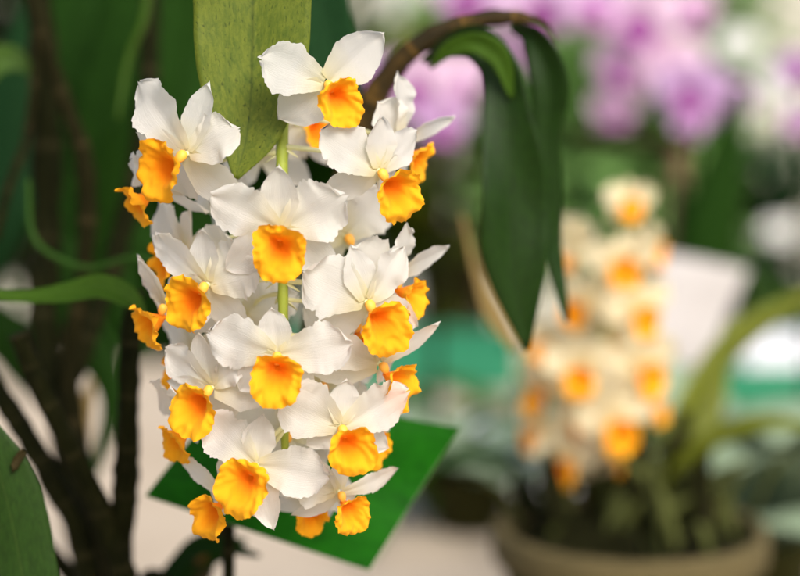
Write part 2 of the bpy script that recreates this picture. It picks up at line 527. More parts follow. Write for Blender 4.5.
def flower(root, lip, d, yaw, pitch, roll, s=1.0, stalk=None, seg=None, seed=0, lip_on=True, lipk=None, pm='petal', extra=0, detail=1.0, rise=0.012):
    """one orchid flower with its lip centred on the given spot, joined to the stalk by a pedicel"""
    rg = random.Random(seed * 31 + 5)
    Rm = CAMR @ Matrix.Rotation(R(yaw), 3, 'Z') @ Matrix.Rotation(R(pitch), 3, 'X') @ Matrix.Rotation(R(roll), 3, 'Y')
    O = P(lip[0], lip[1], d) - Rm @ V((0, -0.0098 * s, -0.0052 * s))
    fl = mesh('flower', *column_geo(O, Rm, s), M['column'], root, O)
    # 'flower' carries the others; its origin is the flower's heart
    fl.location = O - ORG[root]
    ORG[fl] = O
    spec = [list(x) for x in DEF]
    if seg:
        for i, ch in seg.items():
            for kk, vv in ch.items():
                spec[i][{'a': 1, 'd': 1, 'L': 2, 'W': 3, 'sw': 4, 'b': 5}[kk]] = vv + roll if kk == 'd' else vv
    for i, (kd, ang, L, W, sw, bd) in enumerate(spec):
        if L <= 0: continue
        j = 1 if seg and i in seg else 2.2
        inner = max(0, -math.cos(R(ang)) * (1 if yaw > 0 else -1)) * abs(yaw)
        if abs(yaw) > 12: sw -= inner * 0.55
        nu, nv = (36, 16) if detail >= 1 else (12, 8)
        g = petal_geo(O, Rm, ang + rg.uniform(-3, 3) * j, L * s * rg.uniform(.92, 1.02), W * s * rg.uniform(.78, .95),
                      sw + rg.uniform(-5, 5) * j, bd + rg.uniform(-.06, .06) * j, cup=(0.12 if kd == 'petal' else 0.16) + rg.uniform(-.08, .08),
                      ruffle=0.34 if kd == 'petal' else 0.14, fringe=0.070 if kd == 'petal' else 0.034, kind=kd,
                      seed=seed * 7.13 + i * 3.31, nu=nu, nv=nv, twist=rg.uniform(-8, 8))
        mesh(kd, g[0], g[1], M[pm], fl, O, g[2])
    if lip_on:
        kw = dict(openness=1.0, droop=rg.uniform(-.3, .5))
        kw.update(openness=rg.uniform(.7, 1.1), long=rg.uniform(.6, 1.5), R=rg.uniform(.90, 1.0))
        if lipk: kw.update(lipk)
        g = lip_geo(O, Rm, s, seed * 1.7, nr=18 if detail >= 1 else 9, na=76 if detail >= 1 else 28, **kw)
        mesh('lip', g[0], g[1], M['lip'], fl, O, g[2])
    if stalk is not None:
        back = O + Rm @ V((0, 0.003 * s, 0))
        # foot of the pedicel: nearest height on the stalk, a little higher up
        best = min(stalk, key=lambda q: abs(q.z - (O.z + rise)))
        mid = back.lerp(best, 0.5) + V((0, 0.002, 0.002)) 
        g = tube([O, back + Rm @ V((0, .004 * s, 0)), mid, best], [.0011 * s, .0013 * s, .0009 * s, .0012 * s], 8, 6)
        mesh('pedicel', g[0], g[1], M['pedicel'], fl, O, g[2])
        dr = (mid - best).normalized()
        g = ribbon([best, best + dr * .0035 + V((0, 0, -.0012)), best + dr * .007 + V((0, 0, -.0036))], [.0010, .0017, .0003], dr.cross(V((0, 0, 1))), fold=.4, nu=6, nv=4, thick=.0003)
        mesh('bract', g[0], g[1], M['pedicel'], fl, O, g[2])
    return fl

# ================================================================== the hanging spray in focus
D0 = 0.752
spray = empty('orchid_spray', P(283, 40, D0))
tag(spray, 'large sharp hanging spray of white orchid flowers with orange lips and a broad mottled leaf', 'orchid')
stalk_path = [P(286, -60, D0 + .020), P(284, 60, D0 + .016), P(282, 160, D0 + .008), P(283, 290, D0 - .002), P(284, 400, D0 - .002), P(286, 485, D0)]
g = tube(stalk_path, [.0030, .0027, .0025, .0021, .0019, .0012], 12, 16, lump=0.10, nodes=13)
mesh('stalk', g[0], g[1], M['stalk'], spray, None, g[2])
STK = [crom(stalk_path, i / 200) for i in range(201)]

g = ribbon([P(254, -90, .750), P(253, 0, .752), P(252, 70, .754), P(248, 130, .755), P(236, 179, .755)],
           [60 * .750 / F, 59 * .752 / F, 54 * .754 / F, 35 * .755 / F, 3 * .755 / F], RT + UP * 0.0, fold=0.22, nu=40, nv=18, wave=0.07, seed=4, thick=.0012)
mesh('leaf', g[0], g[1], M['leaf_top'], spray, None, g[2])
# the cane it hangs from, just above
cp = [P(120, -200, .80), P(190, -160, .785), P(250, -118, .778), P(286, -62, .772)]
g = tube(cp, [.006, .006, .005, .0034], 12, 8, lump=.2, nodes=3)
mesh('cane', g[0], g[1], M['cane_arch'], spray, None, g[2])

FL = [
 # lip px      d     yaw pitch roll  s   options
 ((279, 249), .720,   0,  12,  0, 1.03, dict(seg={0: dict(d=91, W=.016), 1: dict(d=27, L=.027, W=.0265), 2: dict(d=150, L=.026, W=.025), 3: dict(d=-38)})),
 ((338, 97),  .730,  18,   8, -24, .96, dict(seg={0: dict(d=46, L=.029, W=.023, sw=-2), 1: dict(d=10, L=.011, W=.011, sw=-30), 2: dict(d=163, L=.0275, W=.026, sw=0), 3: dict(L=.012, sw=-35), 4: dict(d=222, L=.024, W=.023)})),
 ((396, 189), .736,  34,  16, -26, 1.0, dict(rise=0.009, seg={0: dict(d=95, W=.018, L=.020), 1: dict(d=42, L=.024, W=.018, sw=-8), 2: dict(d=150, L=.027, W=.026), 3: dict(L=.012, sw=-30), 4: dict(d=218, L=.024)})),
 ((418, 160), .775,  68,  18, -15, .88, dict(seg={0: dict(d=42, L=.029, W=.013, sw=16), 1: dict(d=100, L=.030, W=.027, sw=-10), 2: dict(d=140, L=.024)})),
 ((163, 168), .728, -38,   6, 30, 1.05, dict(rise=-.03, seg={0: dict(d=78, L=.027, W=.018, sw=-22), 1: dict(d=22, L=.020, W=.024), 2: dict(d=124, L=.032, W=.023, sw=4), 3: dict(d=-58, L=.030, W=.021), 4: dict(d=160, L=.024, W=.013, sw=10)})),
 ((137, 204), .757, -62,  30, 25, .92, dict(seg={0: dict(L=.016), 2: dict(L=.014)})),
 ((190, 302), .733, -30,  12, 22, .98, dict(rise=0.003, seg={0: dict(d=92, L=.022), 1: dict(d=28, L=.024), 2: dict(d=138, L=.030, W=.019)})),
 ((150, 325), .752, -62,  24, 20, .90, dict(seg={0: dict(d=112, L=.024, W=.016), 2: dict(d=128, L=.027, W=.017)})),
 ((164, 266), .775, -60,  10, 30, .90, {}),
 ((382, 322), .730,  30,  14, -18, 1.04, dict(rise=0.006, seg={0: dict(d=112, L=.022), 1: dict(d=50, L=.025, W=.021), 2: dict(d=160, L=.025, W=.026)})),
 ((411, 297), .757,  66,  18, -12, .92, dict(seg={0: dict(d=40, L=.030, W=.014, sw=20), 1: dict(d=100, L=.024, W=.022)})),
 ((366, 343), .765,  50,  30, -10, .86, {}),
 ((276, 373), .720,   0,  10,  0, .98, dict(rise=0.013, seg={0: dict(d=95, L=.0175, W=.015), 1: dict(d=12, L=.027, W=.024), 2: dict(d=163, L=.026, W=.023), 3: dict(d=-50, L=.020), 4: dict(d=228, L=.022)})),
 ((195, 405), .733, -30,  10, 20, .96, dict(rise=-0.003, seg={0: dict(d=98), 1: dict(d=36, L=.015, W=.014), 2: dict(d=138, L=.024, W=.018), 3: dict(d=-8, L=.027, W=.021), 4: dict(d=174, L=.021, W=.010, sw=5)})),
 ((176, 441), .755, -58,  30, 15, .84, {}),
 ((398, 382), .745,  52,  20, -30, .92, dict(seg={0: dict(d=48, L=.030, W=.014, sw=14), 1: dict(d=80, L=.020), 2: dict(d=168, L=.032, W=.018), 4: dict(d=205, L=.030, W=.020)})),
 ((350, 446), .726,  18,  10, -12, .98, dict(rise=0.01, seg={0: dict(d=88, L=.018), 1: dict(d=28, L=.028, W=.022), 2: dict(d=155, L=.0265, W=.026), 4: dict(d=218, L=.015, W=.012)})),
 ((374, 444), .772,  50,  15, -10, .80, {}),
 ((244, 482), .726, -16,   4, 16, .98, dict(seg={0: dict(d=85, L=.019), 1: dict(d=-4, L=.029, W=.026), 2: dict(d=136, L=.028, W=.023), 3: dict(d=-76, L=.025, W=.018, sw=-2), 4: dict(d=200, L=.014)})),
 ((211, 513), .745, -42,  20, 20, .84, dict(seg={2: dict(d=148, L=.031, W=.014, sw=4), 3: dict(L=.016), 4: dict(L=.012)})),
 ((350, 511), .743,  38,  24, -15, .80, dict(seg={1: dict(d=14, L=.036, W=.013, b=-.25), 0: dict(d=100, L=.018, W=.014), 2: dict(d=165, L=.024), 3: dict(L=.012)})),
 ((312, 515), .768,  20,  30, 10, .66, {}),
 ((318, 130), .800,  40,   0, 10, .84, dict(seg={})),
 ((176, 368), .775, -55,   8, 20, .84, {}),
 # flowers behind, mostly petals seen between the others
 ((210, 228), .785, -40,  10, 30, .98, dict(lip_on=False)),
 ((228, 330), .768, -20,  10, 14, .95, dict(lip_on=False)),
 ((362, 252), .775,  38,  10, -20, .98, dict(lip_on=False)),
 ((330, 400), .775,  20,  10, -10, .90, dict(lip_on=False)),
 ((288, 452), .765,   6,  20,  5, .86, dict(lip_on=False)),
 ((250, 160), .800, -20,   0,  0, .95, dict(lip_on=False)),
]
for i, (lip, d, yw, pt, rl, s, kw) in enumerate(FL):
    flower(spray, lip, d, yw, pt, rl, s, STK, seed=i + 1, **kw)

# ================================================================== the setting
BENCH_Z = 0.64
M['bench'] = plain_mat('bench cloth', (0.42, 0.34, 0.25), (0.54, 0.46, 0.36), 9, 0.8, 0.25, 0.003, 0.2)
M['bench_leg'] = plain_mat('bench leg', (0.16, 0.13, 0.10), (0.24, 0.20, 0.15), 20, 0.6)
M['ground'] = plain_mat('greenhouse ground', (0.16, 0.14, 0.11), (0.26, 0.24, 0.20), 6, 0.9, 0.6, 0.01, 0.2)
M['teal'] = plain_mat('teal plastic', (0.02, 0.17, 0.085), (0.035, 0.24, 0.13), 12, 0.5, 0.1, spec=.2)
M['white_plastic'] = plain_mat('white plastic', (0.74, 0.77, 0.86), (0.80, 0.83, 0.90), 12, 0.35, 0.1)
M['wall'] = plain_mat('pale panel', (0.40, 0.39, 0.31), (0.52, 0.50, 0.42), 2.0, 0.6, 0.1)
M['wall_bar'] = plain_mat('panel bar', (0.40, 0.42, 0.38), (0.50, 0.52, 0.48), 10, 0.5)
M['card_green'] = plain_mat('green card', (0.003, 0.050, 0.001), (0.007, 0.090, 0.002), 9, 0.55, 0.1, spec=0.06)
M['card_edge'] = plain_mat('pale card edge', (0.22, 0.28, 0.14), (0.30, 0.36, 0.20), 60, 0.6)
M['card_grey'] = plain_mat('grey card', (0.34, 0.32, 0.31), (0.42, 0.39, 0.38), 14, 0.6, 0.1)
M['stake'] = plain_mat('wooden stake', (0.11, 0.065, 0.03), (0.18, 0.11, 0.05), 40, 0.7)
M['pot_rim'] = plain_mat('pot rim', (0.05, 0.042, 0.018), (0.14, 0.11, 0.05), 18, 0.8, spec=0.1)
M['pot_body'] = plain_mat('pot body', (0.020, 0.022, 0.005), (0.045, 0.045, 0.010), 25, 0.8, spec=0.1)
M['moss'] = plain_mat('moss', (0.012, 0.014, 0.003), (0.05, 0.05, 0.010), 60, 0.95, 1.0, 0.01, 0.1)
M['pink'] = petal_mat('pink petal', (0.70, 0.46, 0.74), (0.55, 0.18, 0.52), (0.76, 0.58, 0.78), 0.3)
M['violet'] = petal_mat('violet petal', (0.54, 0.34, 0.60), (0.34, 0.10, 0.38), (0.60, 0.44, 0.65), 0.3)
M['pale_pink'] = petal_mat('pale pink petal', (0.78, 0.56, 0.76), (0.60, 0.25, 0.55), (0.80, 0.66, 0.78), 0.3)
M['magenta_lip'] = plain_mat('magenta lip', (0.26, 0.05, 0.25), (0.36, 0.09, 0.34), 200, 0.6)
M['highlight_bloom'] = petal_mat('highlight petal', (0.88, 0.89, 0.92), (0.80, 0.80, 0.60), (0.85, 0.87, 0.90), 0.3)  # petals of the added blooms that imitate blurred highlights

S = 12.0
g = ([V((-S, -3, 0)), V((S, -3, 0)), V((S, S, 0)), V((-S, S, 0))], [(0, 1, 2, 3)])
tag(mesh('ground', g[0], g[1], M['ground'], None, V((0, 0, 0)), smooth=False), kind='structure')

# bench under everything, seen between the plants
bench = empty('display_bench', (0, 1.6, 0))
tag(bench, 'long bench under a cream cloth carrying the pots', 'bench')
g = box(V((0, 1.55, BENCH_Z - .02)), 3.2, 2.0, .04, bev=.2)
mesh('bench_top', g[0], g[1], M['bench'], bench, smooth=False)
for x in (-1.45, 1.45):
    for y in (.7, 2.4):
        g = box(V((x, y, (BENCH_Z - .042) / 2)), .06, .06, BENCH_Z - .042)
        mesh('leg', g[0], g[1], M['bench_leg'], bench, smooth=False)

# pale greenhouse wall far behind
wall = empty('greenhouse_wall', (0, 5.2, 0))
tag(wall, 'pale panelled greenhouse wall far behind the pink orchids', 'wall')
for k in range(6):
    g = box(V((-3.75 + k * 1.5, 5.2, 1.4)), 1.42, .04, 2.78, bev=.1)
    mesh('panel', g[0], g[1], M['wall'], wall, smooth=False)
for k in range(7):
    g = box(V((-4.5 + k * 1.5, 5.19, 1.4)), .07, .08, 2.80, bev=.1)
    mesh('mullion', g[0], g[1], M['wall_bar'], wall, smooth=False)

# ------------------------------------------------------------------ shrubs behind the bench
def shrub(name, c, rx, ry, rz, n, leaf, mat, label, seed, sub='shrub', trunk=True, group=None):
    rg = random.Random(seed)
    root = empty(name, (c.x, c.y, 0))
    tag(root, label, sub, group)
    vs, fs, uv = [], [], []
    clumps = []
    for _ in range(16):
        while True:
            q = V((rg.uniform(-1, 1), rg.uniform(-1, 1), rg.uniform(-1, 1)))
            if .25 < q.length < 1: break
        clumps.append(V((q.x * rx, q.y * ry, q.z * rz)) * .85)
    for i in range(n):
        cl = rg.choice(clumps)
        p = c + cl + V((rg.gauss(0, rx * .20), rg.gauss(0, ry * .20), rg.gauss(0, rz * .20)))
        d = (p - c).normalized() + V((rg.uniform(-.8, .8), rg.uniform(-.8, .8), rg.uniform(-.9, .5)))
        d.normalize()
        b = d.cross(V((rg.uniform(-.5, .5), rg.uniform(-.5, .5), 1))).normalized()
        u = d.cross(b)
        L = leaf * rg.uniform(.6, 1.3)
        w = L * .24
        o = len(vs)
        for (s, t, h) in ((0, 0, 0), (.35, -1, .05), (.35, 0, -.03), (.35, 1, .05), (.75, -.75, .02), (.75, 0, -.06), (.75, .75, .02), (1.05, 0, -.12)):
            vs.append(p + d * (s * L) + b * (t * w) + u * (h * L))
            uv.append((s / 1.05, .5 + t * .5))
        fs += [(o, o + 2, o + 1), (o, o + 3, o + 2), (o + 1, o + 2, o + 5, o + 4), (o + 2, o + 3, o + 6, o + 5), (o + 4, o + 5, o + 7), (o + 5, o + 6, o + 7)]
    mesh('foliage', vs, fs, M[mat], root, None, uv)
    parts = []
    for k in range(6):
        cl = clumps[k]
        parts.append(tube([V((c.x, c.y, .0)), V((c.x + cl.x * .15, c.y + cl.y * .15, c.z * .55)), c + cl * .7], [.025, .02, .006], 8, 6, lump=.2))
    gg = merge(parts)
    mesh('stem', gg[0], gg[1], M['cane_brown'], root)
    return root

def at(px, py, d): return P(px, py, d)
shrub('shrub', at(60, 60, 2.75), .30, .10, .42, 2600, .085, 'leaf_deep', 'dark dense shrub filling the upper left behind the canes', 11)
shrub('shrub', at(250, 150, 2.9), .26, .10, .36, 2200, .085, 'leaf_dark', 'dark green shrub behind the hanging white spray', 12)
shrub('shrub', at(440, 150, 3.0), .10, .10, .17, 500, .07, 'leaf_olive', 'olive yellow shrub seen between the white spray and the drooping dark leaves', 13)
shrub('shrub', at(625, 150, 2.7), .16, .09, .16, 1500, .07, 'leaf_bright', 'bright green loose shrub behind the second orchid', 14)
shrub('shrub', at(655, 40, 3.4), .18, .12, .17, 700, .08, 'leaf_bright', 'fresh green shrub at the top behind the pale pink orchid', 16)
shrub('shrub', at(480, 45, 3.3), .12, .10, .10, 320, .07, 'leaf_bright', 'fresh green shrub behind the pink orchid over the arching cane', 17)
shrub('shrub', at(760, 250, 3.1), .10, .10, .14, 260, .07, 'leaf_teal', 'thin blue green shrub before the pale wall at the right', 15)

# ------------------------------------------------------------------ left: canes and leaves of the big plant
def tag_canes(root, defs):
    for i, (pts, hw, m, nd) in enumerate(defs):
        path = [P(*p) for p in pts]
        rad = [h * p[2] / F for h, p in zip(hw, pts)]
        g = tube(path, rad, 12, 10, lump=.25, nodes=nd, seed=i * 5.1)
        mesh('cane', g[0], g[1], M[m], root, None, g[2])

def leaf_px(root, pts, hw, mat, side=None, fold=.2, wave=.1, seed=1, name='leaf', thick=.0009, nu=28):
    path = [P(*p) for p in pts]
    half = [h * p[2] / F for h, p in zip(hw, pts)]
    g = ribbon(path, half, side or RT, fold=fold, wave=wave, seed=seed, nu=nu, thick=thick)
    return mesh(name, g[0], g[1], M[mat], root, None, g[2])

left = empty('cane_orchid', P(120, 800, .98))
tag(left, 'leafy orchid coloured dark for shade with many dark upright canes at the left edge', 'orchid')
tag_canes(left, [
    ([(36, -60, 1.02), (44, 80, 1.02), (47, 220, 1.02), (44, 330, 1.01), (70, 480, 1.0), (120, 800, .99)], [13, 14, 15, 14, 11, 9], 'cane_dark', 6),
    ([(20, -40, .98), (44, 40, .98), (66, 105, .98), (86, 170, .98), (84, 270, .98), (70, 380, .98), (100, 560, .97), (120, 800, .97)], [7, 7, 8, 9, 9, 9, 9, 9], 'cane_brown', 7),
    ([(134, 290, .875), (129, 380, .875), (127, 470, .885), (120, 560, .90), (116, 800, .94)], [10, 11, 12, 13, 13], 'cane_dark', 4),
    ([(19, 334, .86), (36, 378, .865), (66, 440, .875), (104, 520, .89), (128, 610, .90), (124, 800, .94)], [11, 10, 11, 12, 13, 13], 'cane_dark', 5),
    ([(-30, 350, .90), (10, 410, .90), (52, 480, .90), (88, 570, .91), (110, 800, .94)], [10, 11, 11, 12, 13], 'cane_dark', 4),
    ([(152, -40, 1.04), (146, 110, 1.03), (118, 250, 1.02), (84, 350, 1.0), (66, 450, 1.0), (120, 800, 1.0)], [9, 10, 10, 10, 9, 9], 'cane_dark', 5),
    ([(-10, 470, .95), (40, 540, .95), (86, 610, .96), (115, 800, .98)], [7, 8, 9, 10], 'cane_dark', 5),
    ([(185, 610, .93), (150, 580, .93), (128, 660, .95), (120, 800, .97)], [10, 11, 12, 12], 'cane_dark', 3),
])
g = tube([P(-5, 240, .96), P(8, 190, .96), P(28, 130, .97), P(36, 40, .98), P(30, -30, .98)], [.0022] * 5, 8, 10, lump=.2)
mesh('cane', g[0], g[1], M['cane_brown'], left, None, g[2])
g = tube([P(28, 180, .93), P(32, 232, .93), P(52, 255, .925), P(90, 268, .92), P(132, 258, .915), P(170, 268, .91)], [.0011, .0014, .0015, .0015, .0014, .0012], 8, 10)
mesh('aerial_root', g[0], g[1], M['vine'], left, None, g[2])
DIAG = (RT * .9 + UP * .3).normalized()
leaf_px(left, [(-40, 290, .85), (20, 299, .845), (66, 296, .84), (104, 291, .835), (132, 305, .83), (146, 330, .83)], [4, 8, 13, 15, 12, 2], 'leaf_side', UP * .75 + FWD * .65, .5, .2, 3)
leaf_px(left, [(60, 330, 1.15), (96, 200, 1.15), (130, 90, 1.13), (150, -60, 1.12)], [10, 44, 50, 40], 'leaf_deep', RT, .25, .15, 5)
leaf_px(left, [(140, 360, 1.10), (112, 280, 1.10), (100, 200, 1.09), (112, 120, 1.08)], [8, 26, 26, 3], 'leaf_olive' if 0 else 'leaf_dark', RT, .3, .1, 6)
leaf_px(left, [(-40, 120, 1.0), (-10, 66, 1.0), (16, 60, 1.0), (30, 74, 1.0)], [10, 14, 12, 2], 'leaf_mid', UP, .2, .1, 7)
leaf_px(left, [(-30, 300, 1.12), (-5, 230, 1.1), (8, 150, 1.1), (22, 60, 1.1), (40, -30, 1.1)], [16, 28, 30, 24, 6], 'leaf_teal', RT, .25, .1, 8)
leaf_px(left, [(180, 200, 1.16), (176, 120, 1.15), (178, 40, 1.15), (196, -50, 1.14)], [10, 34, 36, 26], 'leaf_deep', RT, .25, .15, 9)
leaf_px(left, [(118, 120, .99), (130, 60, .99), (146, 20, .985), (152, -30, .98)], [2, 6, 7, 6], 'leaf_mid', RT * .5 + FWD, .25, .1, 10)
leaf_px(left, [(90, 480, 1.1), (112, 400, 1.1), (80, 320, 1.1), (60, 240, 1.1)], [5, 12, 22, 14], 'leaf_dark', RT, .25, .1, 12)
leaf_px(left, [(60, 420, 1.22), (30, 370, 1.22), (4, 335, 1.22), (-40, 310, 1.22)], [6, 22, 26, 18], 'leaf_dark', UP, .25, .1, 19)
leaf_px(left, [(30, 140, 1.2), (70, 60, 1.2), (90, -60, 1.2)], [30, 46, 40], 'leaf_deep', RT, .25, .1, 14)
leaf_px(left, [(160, 600, .97), (190, 566, .96), (222, 548, .95), (246, 540, .95)], [6, 12, 12, 2], 'leaf_dark', UP, .2, .1, 15)

leaf_px(left, [(120, 640, 1.06), (84, 540, 1.05), (74, 450, 1.05), (92, 380, 1.05)], [10, 18, 16, 3], 'leaf_dry', RT, .25, .1, 16)  # dry leaf added to darken the bench here in place of shade
leaf_px(left, [(110, 650, .95), (170, 575, .94), (205, 545, .93), (260, 556, .92)], [8, 12, 12, 2], 'leaf_dark', UP * .8 + FWD * .5, .25, .1, 18)
fore = empty('strap_leaf', P(40, 760, .78))
tag(fore, 'mid green leaf with a brown scar at the bottom left corner', 'leaf')
o = leaf_px(fore, [(40, 760, .79), (30, 640, .788), (20, 560, .785), (2, 480, .78), (-22, 404, .775)], [16, 34, 35, 32, 3], 'leaf_fore', RT, .16, .06, 21, 'blade', .0012, 40)
# brown scar with a raised lip
g = lathe(V((0, 0, 0)), [(.0001, -.0006), (.0020, -.0004), (.0034, .0000), (.0044, .0006), (.0050, 0.0003), (.0054, -.0012)], 20, .45)
ex = (RT * .5 + UP * .85).normalized(); ey = ex.cross(FWD)
sc = P(18, 459, .7765)
mesh('scar', [sc + ex * v.x * 1.0 - ey * v.y * .34 - FWD * v.z for v in g[0]], g[1], M['cane_brown'], fore, sc)
fore.name = 'green_leaf'

# blurred blue-green leaf hanging behind the top flower
hang = empty('hanging_leaf', P(330, -60, .90))
tag(hang, 'dark blue green hanging leaf behind the topmost white flower', 'leaf')
leaf_px(hang, [(318, -60, .90), (326, 20, .90), (340, 80, .90), (352, 140, .90)], [22, 26, 24, 3], 'leaf_teal', RT, .2, .1, 31, 'blade')

# ------------------------------------------------------------------ arching cane with drooping dark leaves
arch = empty('arching_orchid', P(150, 800, 1.0))
tag(arch, 'arching brown orchid cane with long dark leaves drooping right of the white spray', 'orchid')
ap = [(150, 800, 1.0), (205, 560, .96), (284, 430, .93), (318, 300, .92), (345, 180, .90), (374, 100, .885), (412, 50, .875), (462, 24, .87), (512, 17, .868), (541, 22, .868)]
ah = [11, 11, 11, 11, 11, 12, 11, 9, 7, 3]
g = tube([P(*p) for p in ap], [h * p[2] / F for h, p in zip(ah, ap)], 14, 9, lump=.2, nodes=7)
mesh('cane', g[0], g[1], M['cane_arch'], arch, None, g[2])
g = tube([P(532, 18, .868), P(546, 26, .868), P(557, 42, .868)], [.0020, .0012, .0004], 8, 8)
mesh('leaf_tip', g[0], g[1], M['cane_arch'], arch, None, g[2])
SD = [RT * .2 - FWD * .8 + UP * .6, RT * .4 - FWD * .7 + UP * .6, RT * .8 - FWD * .5 + UP * .5, RT * .9 - FWD * .5, RT - FWD * .1, RT + FWD * .35, RT + FWD * .2, RT]
leaf_px(arch, [(424, 62, .876), (446, 46, .870), (476, 42, .864), (500, 66, .860), (508, 120, .860), (512, 190, .864), (514, 260, .868), (527, 350, .876)], [5, 13, 18, 21, 25, 36, 33, 3], 'leaf_gloss', SD, .30, .22, 41, thick=.0012, nu=56)
SB = [RT * .4 - FWD * .8 + UP * .5, RT * .9 - FWD * .5 + UP * .2, RT, RT + FWD * .6, RT * .6 + FWD * .8, RT + FWD * .3]
leaf_px(arch, [(512, 26, .870), (534, 38, .868), (550, 80, .870), (547, 140, .876), (546, 210, .882), (554, 265, .887), (567, 322, .89)], [5, 14, 19, 14, 17, 13, 2], 'leaf_gloss', SB, .30, .2, 43, thick=.0012, nu=56)
leaf_px(arch, [(462, 215, 1.06), (476, 270, 1.06), (494, 315, 1.06), (518, 352, 1.06)], [2, 4, 9, 4], 'leaf_dry', RT, .25, .08, 45)
leaf_px(arch, [(536, 110, .885), (530, 170, .89), (540, 240, .89), (536, 300, .89)], [3, 8, 8, 2], 'leaf_mid', RT * .8 + FWD * .6, .3, .15, 46)

leaf_px(arch, [(430, 68, .862), (450, 49, .856), (478, 43, .852), (500, 58, .852), (512, 98, .856)], [2, 8, 11, 11, 2], 'leaf_side', [RT * .3 - FWD * .6 + UP * .7, RT * .5 - FWD * .4 + UP * .8, RT * .8 - FWD * .3 + UP * .6, RT], .3, .2, 47)
# ------------------------------------------------------------------ green card behind the spray
sign = empty('green_card', P(236, 640, .88))
tag(sign, 'square green card tilted behind the bottom of the white spray', 'card')
A, B, C_, D_ = P(228, 392, .862), P(460, 428, .875), P(370, 570, .862), P(146, 496, .85)
nrm = (B - A).cross(D_ - A).normalized()
if nrm.dot(FWD) > 0: nrm = -nrm
def slab(quad, n, th, inset=0.0):
    c = sum(quad, V((0, 0, 0))) / 4
    q = [v + (c - v) * inset for v in quad]
    N = 12
    vs = []
    for k in (0, 1):
        for i in range(N + 1):
            for j in range(N + 1):
                a, b = i / N, j / N
                p = q[0] * (1 - a) * (1 - b) + q[1] * a * (1 - b) + q[2] * a * b + q[3] * (1 - a) * b
                vs.append(p - n * (th * k) + n * (.0032 * math.sin(a * 3.0 + b * 2) + .0008 * math.sin(b * 9 + a)))
    W_ = N + 1
    o = W_ * W_
    fs = []
    for i in range(N):
        for j in range(N):
            f = (i * W_ + j, (i + 1) * W_ + j, (i + 1) * W_ + j + 1, i * W_ + j + 1)
            fs.append(f)
            fs.append(tuple(o + x for x in reversed(f)))
    loop = [i * W_ for i in range(W_)] + [N * W_ + j for j in range(1, W_)] + [i * W_ + N for i in range(N - 1, -1, -1)] + [j for j in range(N - 1, 0, -1)]
    for x, y in zip(loop, loop[1:] + loop[:1]):
        fs.append((x, o + x, o + y, y))
    return vs, fs
g = slab([A, B, C_, D_], nrm, .0012)
mesh('card_face', g[0], g[1], M['card_green'], sign, smooth=False)
g = slab([v - nrm * .0016 + (v - (A + B + C_ + D_) / 4) * .008 for v in (A, B, C_, D_)], nrm, .0015)
mesh('card_backing', g[0], g[1], M['card_edge'], sign, smooth=False)
st0 = P(230, 470, .862) - nrm * .0075
g = tube([st0, st0.lerp(V((P(222, 640, .88).x, P(218, 640, .88).y, BENCH_Z + .003)), .5), V((P(222, 640, .88).x, P(218, 640, .88).y, BENCH_Z + .003))], [.003] * 3, 8, 6)
mesh('stake', g[0], g[1], M['cane_dark'], sign, None, g[2])

# ------------------------------------------------------------------ second potted orchid, out of focus
DP = 1.22
pc = P(630, 525, DP)
pot2 = empty('potted_orchid', V((pc.x, pc.y, BENCH_Z)))
tag(pot2, 'blurred potted orchid with a cream and orange flower spike in a tan rimmed pot', 'potted orchid')
H = pc.z - BENCH_Z
r0 = 138 * DP / F
g = lathe(V((pc.x, pc.y, BENCH_Z)), [(r0 * .62, .001), (r0 * .66, .004), (r0 * .93, H - .022), (r0 * .90, H - .020), (r0 * .86, H - .02), (r0 * .60, .012), (.002, .010)], 56)
mesh('pot', g[0], g[1], M['pot_body'], pot2)
rim = [(r0 * .87, H - .022), (r0 * .985, H - .022), (r0 * 1.0, H - .018), (r0 * 1.0, H - .004), (r0 * .985, H), (r0 * .905, H), (r0 * .885, H - .004), (r0 * .87, H - .022)]
g = lathe(V((pc.x, pc.y, BENCH_Z)), rim, 64, .01)
mesh('rim', g[0], [f for f in g[1] if len(f) == 4], M['pot_rim'], pot2)
# moss mound
vs, fs = [], []
N = 44
for i in range(14):
    q = i / 13
    for k in range(N):
        th = 2 * math.pi * k / N
        x, y = math.cos(th) * q * r0 * .86, math.sin(th) * q * r0 * .86
        z = H - .016 + .022 * (1 - q ** 2) + .012 * nz(x * 60, y * 60) + .005 * nz(x * 160, y * 160)
        vs.append(V((pc.x + x, pc.y + y, BENCH_Z + z)))
for i in range(13):
    for k in range(N):
        fs.append((i * N + k, i * N + (k + 1) % N, (i + 1) * N + (k + 1) % N, (i + 1) * N + k))
mesh('moss', vs, fs, M['moss'], pot2)
